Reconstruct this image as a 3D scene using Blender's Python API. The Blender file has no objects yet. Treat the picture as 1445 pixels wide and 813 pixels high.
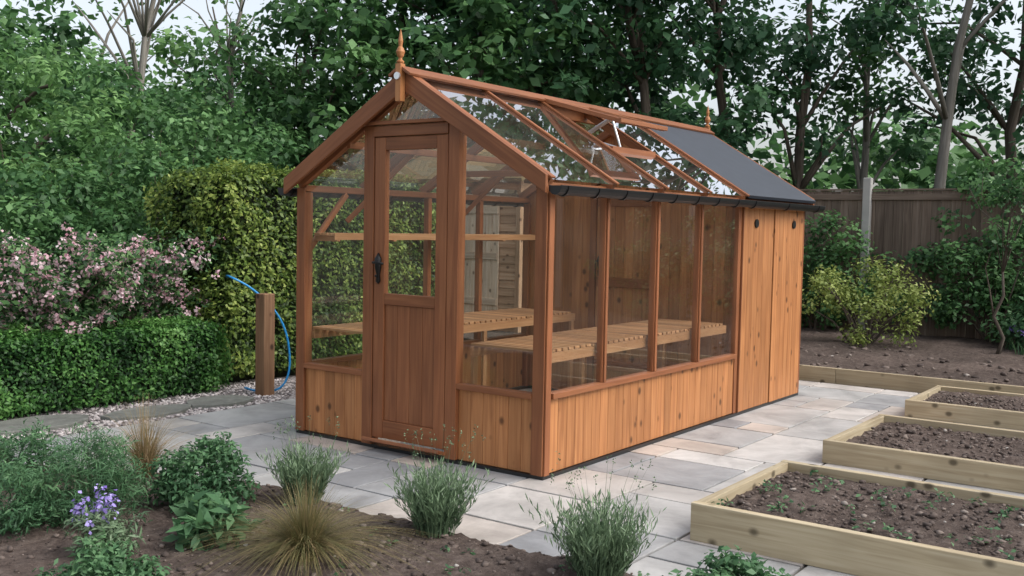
import bpy, math, random
import numpy as np
from mathutils import Vector, Matrix, noise
rng=np.random.default_rng(7); random.seed(7)
scene=bpy.context.scene
COL=scene.collection
# ---------------------------------------------------------------- helpers
def link(o,parent=None):
    COL.objects.link(o)
    if parent is not None: o.parent=parent
    return o
def empty(name):
    o=bpy.data.objects.new(name,None); o.empty_display_size=.1
    return link(o)
def fast_mesh(name,V,F,mat,tint=None,parent=None,smooth=False):
    V=np.asarray(V,dtype=np.float32); F=np.asarray(F,dtype=np.int32)
    k=F.shape[1]; n=len(F)
    me=bpy.data.meshes.new(name)
    me.vertices.add(len(V)); me.vertices.foreach_set('co',V.ravel())
    me.loops.add(n*k); me.loops.foreach_set('vertex_index',F.ravel())
    me.polygons.add(n); me.polygons.foreach_set('loop_start',np.arange(0,n*k,k,dtype=np.int32))
    if smooth: me.polygons.foreach_set('use_smooth',np.ones(n,dtype=bool))
    if tint is not None:
        a=me.attributes.new('tint','FLOAT','POINT'); a.data.foreach_set('value',np.asarray(tint,dtype=np.float32))
    me.update(calc_edges=True); me.validate()
    me.materials.append(mat)
    return link(bpy.data.objects.new(name,me),parent)
def nrm(a): return a/np.maximum(np.linalg.norm(a,axis=1,keepdims=True),1e-6)
def leaf_obj(name,P,N,S,T,mat,w=.3,parent=None,axis=None,fold=.12):
    n=len(P); N=nrm(N)
    r=rng.normal(size=(n,3)) if axis is None else axis
    ax=nrm(r-(r*N).sum(1,keepdims=True)*N); side=np.cross(N,ax); S=S[:,None]
    V=np.empty((n,4,3)); V[:,0]=P; V[:,1]=P+ax*S*.5+side*S*w+N*S*fold
    V[:,2]=P+ax*S; V[:,3]=P+ax*S*.5-side*S*w+N*S*fold
    return fast_mesh(name,V.reshape(-1,3),np.arange(4*n).reshape(n,4),mat,np.repeat(T,4),parent)
def clump_pts(C,R,nper,up=.7,zs=.8,power=.4):
    C=np.repeat(C,nper,axis=0); R=np.repeat(R,nper); n=len(C)
    d=nrm(rng.normal(size=(n,3))); rad=rng.random(n)**power
    P=C+d*(rad*R)[:,None]*np.array([1,1,zs])
    N=d*.7+np.array([0,0,up])+rng.normal(size=(n,3))*.45
    return P,N,d
def ribbons(P,D,L,W,spread,droop,k=5):
    n=len(P); up=np.array([0,0,1.]); D=nrm(D); side=np.cross(D,up)
    V=np.empty((n,k+1,2,3)); 
    for i in range(k+1):
        s=i/k
        c=P+D*(L*spread*s**1.4)[:,None]+up*(L*(s-droop*s*s))[:,None]
        w=(W*(1-.85*s)*.5)[:,None]
        V[:,i,0]=c-side*w; V[:,i,1]=c+side*w
    base=(np.arange(n)*(k+1)*2)[:,None]
    F=[]
    for i in range(k):
        F.append(np.concatenate([base+2*i,base+2*i+1,base+2*i+3,base+2*i+2],axis=1))
    return V.reshape(-1,3),np.concatenate(F)
class MB:
    def __init__(s): s.v=[];s.f=[];s.g=[];s.t=[]
    def box(s,c,d,R=None,tint=None,long=None):
        c=Vector(c); n=len(s.v)
        lx=max(range(3),key=lambda i:d[i]) if long is None else long
        o=[random.uniform(0,50) for _ in range(3)]
        t=random.random() if tint is None else tint
        for z in(-.5,.5):
            for y in(-.5,.5):
                for x in(-.5,.5):
                    l=Vector((x*d[0],y*d[1],z*d[2]))
                    s.v.append(c+(R@l if R else l))
                    q=(l[lx]+o[0],l[(lx+1)%3]+o[1],l[(lx+2)%3]+o[2]); s.g.append(q); s.t.append(t)
        for f in((0,2,3,1),(4,5,7,6),(0,1,5,4),(2,6,7,3),(0,4,6,2),(1,3,7,5)): s.f.append([n+i for i in f])
    def bb(s,x0,x1,y0,y1,z0,z1,tint=None):
        s.box(((x0+x1)/2,(y0+y1)/2,(z0+z1)/2),(abs(x1-x0),abs(y1-y0),abs(z1-z0)),tint=tint)
    def beam(s,p0,p1,w,h,up=(0,0,1),tint=None):
        p0=Vector(p0);p1=Vector(p1);x=(p1-p0); L=x.length; x.normalize()
        y=Vector(up).cross(x).normalized(); z=x.cross(y)
        R=Matrix((x,y,z)).transposed()
        s.box((p0+p1)/2,(L,w,h),R,tint,0)
    def prism(s,poly,off,tint=None,gl='z'):
        n=len(s.v);k=len(poly);off=Vector(off);o=[random.uniform(0,50) for _ in range(3)]
        t=random.random() if tint is None else tint
        for a in(Vector((0,0,0)),off):
            for p in poly:
                q=Vector(p)+a; s.v.append(q); s.t.append(t)
                if gl=='z': s.g.append((q.z+o[0],q.x+o[1],q.y+o[2]))
                else: s.g.append((q.dot(gl)+o[0],q.x+o[1],q.z*abs(gl.y)-q.y*gl.z*(1 if gl.y>0 else -1)+o[2]))
        s.f.append([n+i for i in range(k)][::-1]); s.f.append([n+k+i for i in range(k)])
        for i in range(k):
            j=(i+1)%k; s.f.append([n+i,n+j,n+k+j,n+k+i])
    def tube(s,pts,rad,seg=8,cap=True):
        n0=len(s.v); pts=[Vector(p) for p in pts]; t=random.random()
        L=0
        for i,p in enumerate(pts):
            a=pts[max(i-1,0)];b=pts[min(i+1,len(pts)-1)]; d=(b-a).normalized()
            u=d.orthogonal().normalized() if i==0 else (u-d*u.dot(d)).normalized()
            w=d.cross(u)
            if i: L+=(p-pts[i-1]).length
            for k in range(seg):
                an=2*math.pi*k/seg
                s.v.append(p+(u*math.cos(an)+w*math.sin(an))*rad[i]); s.g.append((L,math.cos(an)*rad[i],math.sin(an)*rad[i])); s.t.append(t)
        for i in range(len(pts)-1):
            for k in range(seg):
                k2=(k+1)%seg; a=n0+i*seg
                s.f.append([a+k,a+k2,a+seg+k2,a+seg+k])
        if cap:
            s.f.append([n0+k for k in range(seg)][::-1]); e=n0+(len(pts)-1)*seg; s.f.append([e+k for k in range(seg)])
    def build(s,name,mat,parent=None,bevel=0,smooth=False):
        me=bpy.data.meshes.new(name); me.from_pydata([tuple(v) for v in s.v],[],s.f)
        a=me.attributes.new('gc','FLOAT_VECTOR','POINT'); a.data.foreach_set('vector',np.array(s.g,dtype=np.float32).ravel())
        a=me.attributes.new('tint','FLOAT','POINT'); a.data.foreach_set('value',np.array(s.t,dtype=np.float32))
        if smooth:
            for p in me.polygons: p.use_smooth=True
        me.materials.append(mat); o=link(bpy.data.objects.new(name,me),parent)
        if bevel:
            m=o.modifiers.new('bevel','BEVEL'); m.width=bevel; m.segments=2; m.limit_method='ANGLE'
        return o
# ---------------------------------------------------------------- materials
def newmat(name):
    m=bpy.data.materials.new(name); m.use_nodes=True; nt=m.node_tree
    b=nt.nodes['Principled BSDF']; return m,nt,b
def N(nt,t,**k):
    n=nt.nodes.new(t)
    for a,b in k.items(): setattr(n,a,b)
    return n
def ramp(nt,stops):
    r=N(nt,'ShaderNodeValToRGB'); e=r.color_ramp.elements
    while len(e)<len(stops): e.new(.5)
    for i,(p,c) in enumerate(stops): e[i].position=p; e[i].color=(*c,1)
    return r
def plain(name,c,rough=.6,metal=0,spec=.5):
    m,nt,b=newmat(name); b.inputs['Base Color'].default_value=(*c,1); b.inputs['Roughness'].default_value=rough
    b.inputs['Metallic'].default_value=metal; b.inputs['Specular IOR Level'].default_value=spec
    ns=N(nt,'ShaderNodeTexNoise'); ns.inputs['Scale'].default_value=12; ns.inputs['Detail'].default_value=4
    mr=N(nt,'ShaderNodeMapRange'); mr.inputs['To Min'].default_value=.75; mr.inputs['To Max'].default_value=1.2
    mx=N(nt,'ShaderNodeVectorMath',operation='SCALE'); mx.inputs[0].default_value=c
    nt.links.new(ns.outputs['Fac'],mr.inputs['Value']); nt.links.new(mr.outputs[0],mx.inputs['Scale']); nt.links.new(mx.outputs[0],b.inputs['Base Color'])
    return m
def wood(name,dark,mid,light,rough=.5,knots=True,grain=1.0,tv=.35,base=.72):
    m,nt,b=newmat(name); L=nt.links.new
    g=N(nt,'ShaderNodeAttribute',attribute_name='gc'); t=N(nt,'ShaderNodeAttribute',attribute_name='tint')
    mp=N(nt,'ShaderNodeMapping'); mp.inputs['Scale'].default_value=(1.6,34*grain,34*grain); L(g.outputs['Vector'],mp.inputs['Vector'])
    ns=N(nt,'ShaderNodeTexNoise'); ns.inputs['Scale'].default_value=1; ns.inputs['Detail'].default_value=5; ns.inputs['Distortion'].default_value=1.0
    L(mp.outputs[0],ns.inputs['Vector'])
    r=ramp(nt,[(.25,dark),(.5,mid),(.75,light)]); L(ns.outputs['Fac'],r.inputs[0])
    col=r.outputs[0]
    if knots:
        mp2=N(nt,'ShaderNodeMapping'); mp2.inputs['Scale'].default_value=(6,8,8); L(g.outputs['Vector'],mp2.inputs['Vector'])
        vo=N(nt,'ShaderNodeTexVoronoi'); vo.inputs['Scale'].default_value=1; L(mp2.outputs[0],vo.inputs['Vector'])
        kr=N(nt,'ShaderNodeMapRange'); kr.inputs['From Min'].default_value=.09; kr.inputs['From Max'].default_value=.20; kr.inputs['To Min'].default_value=.92; kr.inputs['To Max'].default_value=0
        L(vo.outputs['Distance'],kr.inputs['Value'])
        mx=N(nt,'ShaderNodeMix',data_type='RGBA'); L(kr.outputs[0],mx.inputs[0]); L(col,mx.inputs[6]); mx.inputs[7].default_value=(*[c*.34 for c in dark],1)
        col=mx.outputs[2]
    n2=N(nt,'ShaderNodeTexNoise'); n2.inputs['Scale'].default_value=2.5; n2.inputs['Detail'].default_value=2; L(g.outputs['Vector'],n2.inputs['Vector'])
    a=N(nt,'ShaderNodeMath',operation='MULTIPLY_ADD'); L(t.outputs['Fac'],a.inputs[0]); a.inputs[1].default_value=tv; a.inputs[2].default_value=base-tv/2
    c=N(nt,'ShaderNodeMath',operation='MULTIPLY_ADD'); L(n2.outputs['Fac'],c.inputs[0]); c.inputs[1].default_value=.5; L(a.outputs[0],c.inputs[2])
    sc=N(nt,'ShaderNodeVectorMath',operation='SCALE'); L(col,sc.inputs[0]); L(c.outputs[0],sc.inputs['Scale'])
    L(sc.outputs[0],b.inputs['Base Color']); b.inputs['Roughness'].default_value=rough; b.inputs['Specular IOR Level'].default_value=.35
    bp=N(nt,'ShaderNodeBump'); bp.inputs['Strength'].default_value=.2; bp.inputs['Distance'].default_value=.002; L(ns.outputs['Fac'],bp.inputs['Height']); L(bp.outputs[0],b.inputs['Normal'])
    return m
def leafmat(name,stops,trans=.3,rough=.5,spec=.35,g=1.0):
    stops=[(p,tuple(min(.9,x*g) for x in c)) for p,c in stops]
    m,nt,b=newmat(name); L=nt.links.new
    t=N(nt,'ShaderNodeAttribute',attribute_name='tint'); r=ramp(nt,stops); L(t.outputs['Fac'],r.inputs[0])
    L(r.outputs[0],b.inputs['Base Color']); b.inputs['Roughness'].default_value=rough; b.inputs['Specular IOR Level'].default_value=spec
    tr=N(nt,'ShaderNodeBsdfTranslucent'); L(r.outputs[0],tr.inputs[0]); mx=N(nt,'ShaderNodeMixShader'); mx.inputs[0].default_value=trans
    L(b.outputs[0],mx.inputs[1]); L(tr.outputs[0],mx.inputs[2]); L(mx.outputs[0],nt.nodes['Material Output'].inputs[0])
    return m
def ground_mat(name,stops,scale,rough=.95,bump=.4,dist=.02,detail=8):
    m,nt,b=newmat(name); L=nt.links.new
    tc=N(nt,'ShaderNodeTexCoord'); ns=N(nt,'ShaderNodeTexNoise'); ns.inputs['Scale'].default_value=scale; ns.inputs['Detail'].default_value=detail; ns.inputs['Roughness'].default_value=.7
    L(tc.outputs['Object'],ns.inputs['Vector']); r=ramp(nt,stops); L(ns.outputs['Fac'],r.inputs[0])
    n2=N(nt,'ShaderNodeTexNoise'); n2.inputs['Scale'].default_value=1.3; n2.inputs['Detail'].default_value=3; L(tc.outputs['Object'],n2.inputs['Vector'])
    mr=N(nt,'ShaderNodeMapRange'); mr.inputs['From Min'].default_value=.3; mr.inputs['From Max'].default_value=.7; mr.inputs['To Min'].default_value=.75; mr.inputs['To Max'].default_value=1.2; L(n2.outputs['Fac'],mr.inputs['Value'])
    sc=N(nt,'ShaderNodeVectorMath',operation='SCALE'); L(r.outputs[0],sc.inputs[0]); L(mr.outputs[0],sc.inputs['Scale'])
    L(sc.outputs[0],b.inputs['Base Color']); b.inputs['Roughness'].default_value=rough; b.inputs['Specular IOR Level'].default_value=.2
    bp=N(nt,'ShaderNodeBump'); bp.inputs['Strength'].default_value=bump; bp.inputs['Distance'].default_value=dist; L(ns.outputs['Fac'],bp.inputs['Height']); L(bp.outputs[0],b.inputs['Normal'])
    return m
W_MAIN=wood('stained_pine',(.29,.112,.040),(.40,.168,.062),(.50,.23,.092),tv=.30,base=.70)
W_TRIM=wood('stained_pine_trim',(.19,.066,.027),(.255,.094,.038),(.32,.128,.053),knots=False,tv=.25)
W_BENCH=wood('bench_slats_wood',(.34,.155,.07),(.45,.22,.10),(.56,.31,.16),knots=False,tv=.5)
W_BED=wood('treated_softwood',(.31,.245,.15),(.42,.345,.225),(.50,.43,.30),rough=.75,tv=.25)
W_FENCE=wood('weathered_fence_wood',(.10,.072,.055),(.155,.115,.088),(.21,.165,.13),rough=.85,knots=False,tv=.5)
W_SHED=wood('old_shed_wood',(.28,.15,.09),(.40,.24,.145),(.50,.33,.22),rough=.8,tv=.4,base=.85)
W_DOORS=wood('pale_shed_door_wood',(.42,.29,.20),(.56,.42,.31),(.66,.53,.42),rough=.8,tv=.4,base=.85)
W_POST=wood('rustic_post_wood',(.13,.065,.035),(.2,.11,.06),(.28,.16,.09),rough=.8,tv=.3)
BARK=wood('bark',(.05,.04,.03),(.10,.08,.062),(.17,.145,.12),rough=.95,knots=False,grain=.8,tv=.3)
BARKP=wood('pale_bark',(.13,.12,.10),(.21,.195,.17),(.30,.28,.25),rough=.9,knots=False,grain=.8,tv=.3)
BLACK=plain('black_plastic',(.012,.012,.013),.35)
IRON=plain('black_iron',(.01,.01,.01),.4,.3)
FELT=plain('roof_felt',(.042,.049,.063),.5)
METAL=plain('aluminium',(.75,.75,.76),.3,.8)
HOSE=plain('blue_hose_plastic',(.02,.26,.6),.35)
CONC=plain('concrete',(.38,.37,.35),.9)
SOIL=ground_mat('soil',[(.25,(.05,.036,.03)),(.5,(.105,.079,.067)),(.75,(.18,.145,.125))],22,bump=.9,dist=.03)
GRASSG=ground_mat('ground_litter',[(.3,(.02,.03,.012)),(.55,(.05,.05,.028)),(.8,(.09,.08,.05))],9)
GRAVEL=ground_mat('gravel_bed',[(.3,(.12,.10,.10)),(.5,(.28,.25,.245)),(.7,(.42,.39,.38))],60,bump=.8)
MORTAR=ground_mat('mortar',[(.3,(.13,.12,.105)),(.6,(.20,.185,.165)),(.8,(.27,.25,.22))],30)
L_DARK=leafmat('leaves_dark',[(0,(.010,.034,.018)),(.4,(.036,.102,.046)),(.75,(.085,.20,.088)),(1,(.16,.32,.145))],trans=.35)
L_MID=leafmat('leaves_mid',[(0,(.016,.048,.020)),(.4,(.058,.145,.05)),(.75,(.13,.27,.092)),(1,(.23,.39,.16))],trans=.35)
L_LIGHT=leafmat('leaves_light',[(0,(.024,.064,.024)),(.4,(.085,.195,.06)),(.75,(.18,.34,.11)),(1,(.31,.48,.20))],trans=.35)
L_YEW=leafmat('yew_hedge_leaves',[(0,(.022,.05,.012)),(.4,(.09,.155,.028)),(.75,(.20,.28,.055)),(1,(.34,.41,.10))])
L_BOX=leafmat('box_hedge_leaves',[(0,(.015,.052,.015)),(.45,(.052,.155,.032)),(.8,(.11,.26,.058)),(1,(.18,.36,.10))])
L_GOLD=leafmat('golden_leaves',[(0,(.08,.13,.03)),(.4,(.22,.29,.07)),(.8,(.38,.45,.13)),(1,(.55,.58,.25))])
L_LAV=leafmat('lavender_leaves',[(0,(.04,.075,.042)),(.5,(.125,.195,.105)),(1,(.26,.36,.21))],trans=.2)
L_HERB=leafmat('herb_leaves',[(0,(.02,.06,.028)),(.5,(.07,.165,.072)),(1,(.16,.30,.135))])
L_GRASS=leafmat('sedge_blades',[(0,(.10,.11,.04)),(.5,(.21,.18,.075)),(.8,(.32,.23,.12)),(1,(.46,.34,.22))],trans=.2)
L_PINK=leafmat('pink_petals',[(0,(.48,.22,.28)),(.5,(.74,.50,.55)),(1,(.86,.76,.77))],trans=.3)
L_PURP=leafmat('purple_petals',[(0,(.18,.12,.42)),(.6,(.36,.28,.66)),(1,(.5,.43,.8))],trans=.3)
def glassmat(name,dirt,boost):
    m,nt,b=newmat(name); L=nt.links.new; nt.nodes.remove(b)
    tr=N(nt,'ShaderNodeBsdfTransparent'); tr.inputs[0].default_value=(.92,.955,.94,1)
    gl=N(nt,'ShaderNodeBsdfGlossy'); gl.inputs['Roughness'].default_value=.01; gl.inputs[0].default_value=(1,1,1,1)
    ge=N(nt,'ShaderNodeNewGeometry'); io=N(nt,'ShaderNodeMath',operation='MULTIPLY_ADD'); L(ge.outputs['Backfacing'],io.inputs[0]); io.inputs[1].default_value=-(1.5-1/1.5); io.inputs[2].default_value=1.5
    fr=N(nt,'ShaderNodeFresnel'); L(io.outputs[0],fr.inputs[0])
    mu=N(nt,'ShaderNodeMath',operation='MULTIPLY',use_clamp=True); mu.inputs[1].default_value=boost; L(fr.outputs[0],mu.inputs[0])
    mx=N(nt,'ShaderNodeMixShader'); L(mu.outputs[0],mx.inputs[0]); L(tr.outputs[0],mx.inputs[1]); L(gl.outputs[0],mx.inputs[2])
    df=N(nt,'ShaderNodeBsdfDiffuse'); df.inputs[0].default_value=(.5,.48,.44,1)
    ns=N(nt,'ShaderNodeTexNoise'); ns.inputs['Scale'].default_value=4; ns.inputs['Detail'].default_value=6
    tc=N(nt,'ShaderNodeTexCoord'); L(tc.outputs['Object'],ns.inputs['Vector'])
    mr=N(nt,'ShaderNodeMapRange'); mr.inputs['From Min'].default_value=.4; mr.inputs['From Max'].default_value=.75; mr.inputs['To Min'].default_value=dirt*.3; mr.inputs['To Max'].default_value=dirt; L(ns.outputs['Fac'],mr.inputs['Value'])
    m2=N(nt,'ShaderNodeMixShader'); L(mr.outputs[0],m2.inputs[0]); L(mx.outputs[0],m2.inputs[1]); L(df.outputs[0],m2.inputs[2])
    L(m2.outputs[0],nt.nodes['Material Output'].inputs[0]); return m
GLASS=glassmat('window_glass',.03,1.9); GLASSR=glassmat('roof_glass',.05,2.6)
# ---------------------------------------------------------------- world, sun, camera
el=math.radians(48); rot=math.radians(165)
w=bpy.data.worlds.new('World'); scene.world=w; w.use_nodes=True; nt=w.node_tree
sk=nt.nodes.new('ShaderNodeTexSky'); sk.sky_type='NISHITA'; sk.sun_disc=False; sk.sun_elevation=el; sk.sun_rotation=rot; sk.dust_density=4; sk.air_density=1
hs=nt.nodes.new('ShaderNodeHueSaturation'); hs.inputs['Saturation'].default_value=.4; hs.inputs['Value'].default_value=1.85
bg=nt.nodes['Background']; nt.links.new(sk.outputs[0],hs.inputs['Color']); nt.links.new(hs.outputs[0],bg.inputs[0]); bg.inputs[1].default_value=.15
sd=bpy.data.lights.new('sun','SUN'); sd.energy=1.0; sd.angle=math.radians(30); sd.color=(1,.97,.92)
so=link(bpy.data.objects.new('sun',sd)); sv=Vector((math.sin(rot)*math.cos(el),math.cos(rot)*math.cos(el),math.sin(el)))
so.rotation_euler=sv.to_track_quat('Z','Y').to_euler(); so.location=(0,0,15)
cd=bpy.data.cameras.new('camera'); cam=link(bpy.data.objects.new('camera',cd)); cd.sensor_width=36; cd.lens=35.9; cd.clip_end=500
f=Vector((.8077,.5867,-.0601)).normalized(); r=Vector((.5885,-.8082,.0197)); r=(r-f*r.dot(f)).normalized(); u=r.cross(f)
M=Matrix((r,u,-f)).transposed().to_4x4(); CP=Vector((-4.746,-3.207,1.438)); M.translation=CP; cam.matrix_world=M
scene.camera=cam
scene.view_settings.view_transform='Standard'; scene.view_settings.look='None'; scene.view_settings.exposure=0
# ---------------------------------------------------------------- ground
fast_mesh('ground',[(-150,-150,-.06),(150,-150,-.06),(150,150,-.06),(-150,150,-.06)],[[0,1,2,3]],GRASSG)
fast_mesh('mortar_bed',[(-2.9,-5,-.012),(5.0,-5,-.012),(5.0,3.12,-.012),(-2.9,3.12,-.012)],[[0,1,2,3]],MORTAR)
def edge_x(y):
    pts=[(-9,-1.02),(-1.6,-1.04),(1.1,-1.07),(1.9,-1.32),(2.53,-1.67),(3.0,-2.25),(3.3,-3.2)]
    if y<=pts[0][0]: return pts[0][1]
    for (a,b),(c,d) in zip(pts,pts[1:]):
        if y<=c: return b+(d-b)*(y-a)/(c-a)
    return pts[-1][1]
def hfield(name,x0,x1,y0,y1,res,fn,mat):
    xs=np.arange(x0,x1+res*.5,res); ys=np.arange(y0,y1+res*.5,res); nx,ny=len(xs),len(ys)
    V=np.array([(x,y,fn(x,y)) for y in ys for x in xs])
    i=np.arange((ny-1)*(nx-1)); a=(i//(nx-1))*nx+i%(nx-1)
    return fast_mesh(name,V,np.stack([a,a+1,a+nx+1,a+nx],1),mat,smooth=True)
def nz(x,y,s,k=0): return noise.noise(Vector((x*s,y*s,k)))
def fb(x,y): return nz(x,y,3)*.02+nz(x,y,11,3)*.014+abs(nz(x,y,25,5))*.018
def soil_front(x,y):
    e=edge_x(y)+nz(x,y,6)*.04; d=(e-x)/.10
    return -.05+.075*max(0,min(1,d))+(fb(x,y) if d>0 else 0)
hfield('flower_bed_soil',-4.4,-.9,-4.2,4.6,.028,soil_front,SOIL)
hfield('back_bed_soil',5.04,9.6,-7,7,.07,lambda x,y:.05+fb(x,y)*1.5+(x-5)*.012,SOIL)
# slabs
SLAB,nt,b=newmat('sandstone_paving'); L=nt.links.new
t=N(nt,'ShaderNodeAttribute',attribute_name='tint'); r_=ramp(nt,[(0,(.26,.265,.275)),(.3,(.37,.368,.365)),(.6,(.44,.43,.415)),(.8,(.46,.395,.345)),(1,(.52,.505,.485))]); L(t.outputs['Fac'],r_.inputs[0])
tc=N(nt,'ShaderNodeTexCoord'); ns=N(nt,'ShaderNodeTexNoise'); ns.inputs['Scale'].default_value=2.6; ns.inputs['Detail'].default_value=9; ns.inputs['Roughness'].default_value=.65; ns.inputs['Distortion'].default_value=.6; L(tc.outputs['Object'],ns.inputs['Vector'])
mr=N(nt,'ShaderNodeMapRange'); mr.inputs['From Min'].default_value=.3; mr.inputs['From Max'].default_value=.7; mr.inputs['To Min'].default_value=.62; mr.inputs['To Max'].default_value=1.18; L(ns.outputs['Fac'],mr.inputs['Value'])
sc=N(nt,'ShaderNodeVectorMath',operation='SCALE'); L(r_.outputs[0],sc.inputs[0]); L(mr.outputs[0],sc.inputs['Scale']); L(sc.outputs[0],b.inputs['Base Color'])
b.inputs['Roughness'].default_value=.62; b.inputs['Specular IOR Level'].default_value=.4
n2=N(nt,'ShaderNodeTexNoise'); n2.inputs['Scale'].default_value=9; n2.inputs['Detail'].default_value=8; L(tc.outputs['Object'],n2.inputs['Vector'])
bp=N(nt,'ShaderNodeBump'); bp.inputs['Strength'].default_value=.5; bp.inputs['Distance'].default_value=.012; L(n2.outputs['Fac'],bp.inputs['Height']); L(bp.outputs[0],b.inputs['Normal'])
mb=MB(); cell=.3; gx0,gy0=-2.9,-5.0; nxc,nyc=26,27; occ=np.zeros((nxc,nyc),bool)
sizes=[(3,2),(2,3),(2,2),(2,1),(1,2),(2,2),(3,2),(1,1)]
for i in range(nxc):
    for j in range(nyc):
        if occ[i,j]: continue
        s=sizes[:]; random.shuffle(s); s.append((1,1))
        for a,c in s:
            if i+a<=nxc and j+c<=nyc and not occ[i:i+a,j:j+c].any():
                occ[i:i+a,j:j+c]=True; break
        x0,y0=gx0+i*cell,gy0+j*cell; x1,y1=x0+a*cell,y0+c*cell
        if x1>5.0: continue
        if x1<edge_x((y0+y1)/2)-.5: continue
        g=random.uniform(.006,.010); tl=random.uniform(-.0015,.0015)
        mb.box(((x0+x1)/2,(y0+y1)/2,-.02+tl),(x1-x0-2*g,y1-y0-2*g,.04),Matrix.Rotation(random.uniform(-.002,.002),3,'X'))
mb.build('paving',SLAB,None,.004)
fast_mesh('gravel_strip',[(-5,3.1,-.02),(1.9,3.1,-.02),(1.9,4.6,-.02),(-5,4.6,-.02)],[[0,1,2,3]],GRAVEL)
import bmesh
bm=bmesh.new(); bmesh.ops.create_icosphere(bm,subdivisions=1,radius=1); ICV=np.array([v.co[:] for v in bm.verts]); ICF=np.array([[v.index for v in f.verts] for f in bm.faces]); bm.free()
def stones(name,P,S,mat,flat=.6):
    n=len(P); an=rng.random(n)*6.28; V=ICV[None]*(1+rng.normal(size=(n,12,1))*.18)*S[:,None,None]*np.stack([rng.uniform(.7,1.3,n),rng.uniform(.7,1.3,n),np.full(n,flat)],1)[:,None]
    c,s=np.cos(an)[:,None],np.sin(an)[:,None]; x=V[:,:,0]*c-V[:,:,1]*s; y=V[:,:,0]*s+V[:,:,1]*c
    V=np.stack([x,y,V[:,:,2]],2)+P[:,None]
    F=(ICF[None]+(np.arange(n)*12)[:,None,None]).reshape(-1,3)
    return fast_mesh(name,V.reshape(-1,3),F,mat,np.repeat(rng.random(n),12))
def stonemat(name,stops):
    m,nt,b=newmat(name); t=N(nt,'ShaderNodeAttribute',attribute_name='tint'); r=ramp(nt,stops); nt.links.new(t.outputs['Fac'],r.inputs[0]); nt.links.new(r.outputs[0],b.inputs['Base Color']); b.inputs['Roughness'].default_value=.85; return m
SM_G=stonemat('gravel_stone',[(0,(.16,.14,.14)),(.5,(.36,.32,.31)),(1,(.6,.55,.54))]); SM_S=stonemat('soil_clods',[(0,(.045,.032,.027)),(.6,(.115,.086,.072)),(.97,(.2,.16,.135)),(1,(.4,.38,.35))])
n=5500; P=np.stack([rng.uniform(-2.6,1.6,n),rng.uniform(3.13,4.2,n),np.full(n,-.012)],1); stones('gravel',P,rng.uniform(.008,.02,n),SM_G)
P=[];S=[]
while len(P)<5200:
    x,y=random.uniform(-3.2,-1.05),random.uniform(-3,3.2)
    if x<edge_x(y)-.03: P.append((x,y,soil_front(x,y)+.002)); S.append(.004+.018*random.random()**3)
stones('soil_clods',np.array(P),np.array(S),SM_S)
n=500; P=np.stack([rng.uniform(5.1,9,n),rng.uniform(-4,3,n),np.full(n,.08)],1); stones('soil_clods.001',P,rng.uniform(.01,.04,n),SM_S)
STEP=ground_mat('stepping_stone_mat',[(.3,(.14,.145,.13)),(.6,(.21,.215,.195)),(.8,(.28,.28,.26))],12)
for k,(x,y,rx,ry) in enumerate([(-1.05,3.58,.42,.24),(-.22,3.42,.36,.2),(.42,3.42,.3,.2),(-2.0,3.7,.4,.25)]):
    mb=MB(); poly=[]
    for i in range(11):
        a=2*math.pi*i/11; q=random.uniform(.85,1.08); poly.append((x+rx*q*math.cos(a),y+ry*q*math.sin(a),-.03))
    mb.prism(poly,(0,0,.045)); mb.build('stepping_stone' if k==0 else 'stepping_stone.%03d'%k,STEP,None,.006)
# ---------------------------------------------------------------- raised beds
def raised(name,x0,x1,y0,y1,h,seed):
    o=empty(name); mb=MB(); t=.045
    mb.bb(x0,x0+t,y0,y1,-.0,h); mb.bb(x1-t,x1,y0,y1,0,h); mb.bb(x0+t+.001,x1-t-.001,y1-t,y1-.002,0,h-.003); mb.bb(x0+t+.001,x1-t-.001,y0+.002,y0+t,0,h-.003)
    mb.build('timber_boards',W_BED,o,.004)
    s=hfield('bed_soil',x0+t-.005,x1-t+.03,y0+t,y1-t+.02,.03,lambda x,y:min(h-.012,h-.05+fb(x+seed,y)*1.2),SOIL); s.parent=o
    n=1300; P=np.stack([rng.uniform(x0+.06,x1-.07,n),rng.uniform(y0+.06,y1-.07,n),np.full(n,h-.035)],1); c=stones('clods',P,.004+.016*rng.random(n)**2.5,SM_S); c.parent=o
raised('raised_bed',-.47,.68,-3.6,-1.15,.178,0); raised('raised_bed.001',1.52,2.72,-3.6,-1.08,.145,7); raised('raised_bed.002',3.56,4.56,-3.6,-1.03,.135,13)
mb=MB(); 
for a,c in((-6.5,-3.2),(-3.197,-.0),(.003,3.2)): mb.bb(5.0,5.045,a,c,-.02,.135)
mb.build('bed_edging_board',W_BED,None,.004)
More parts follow.
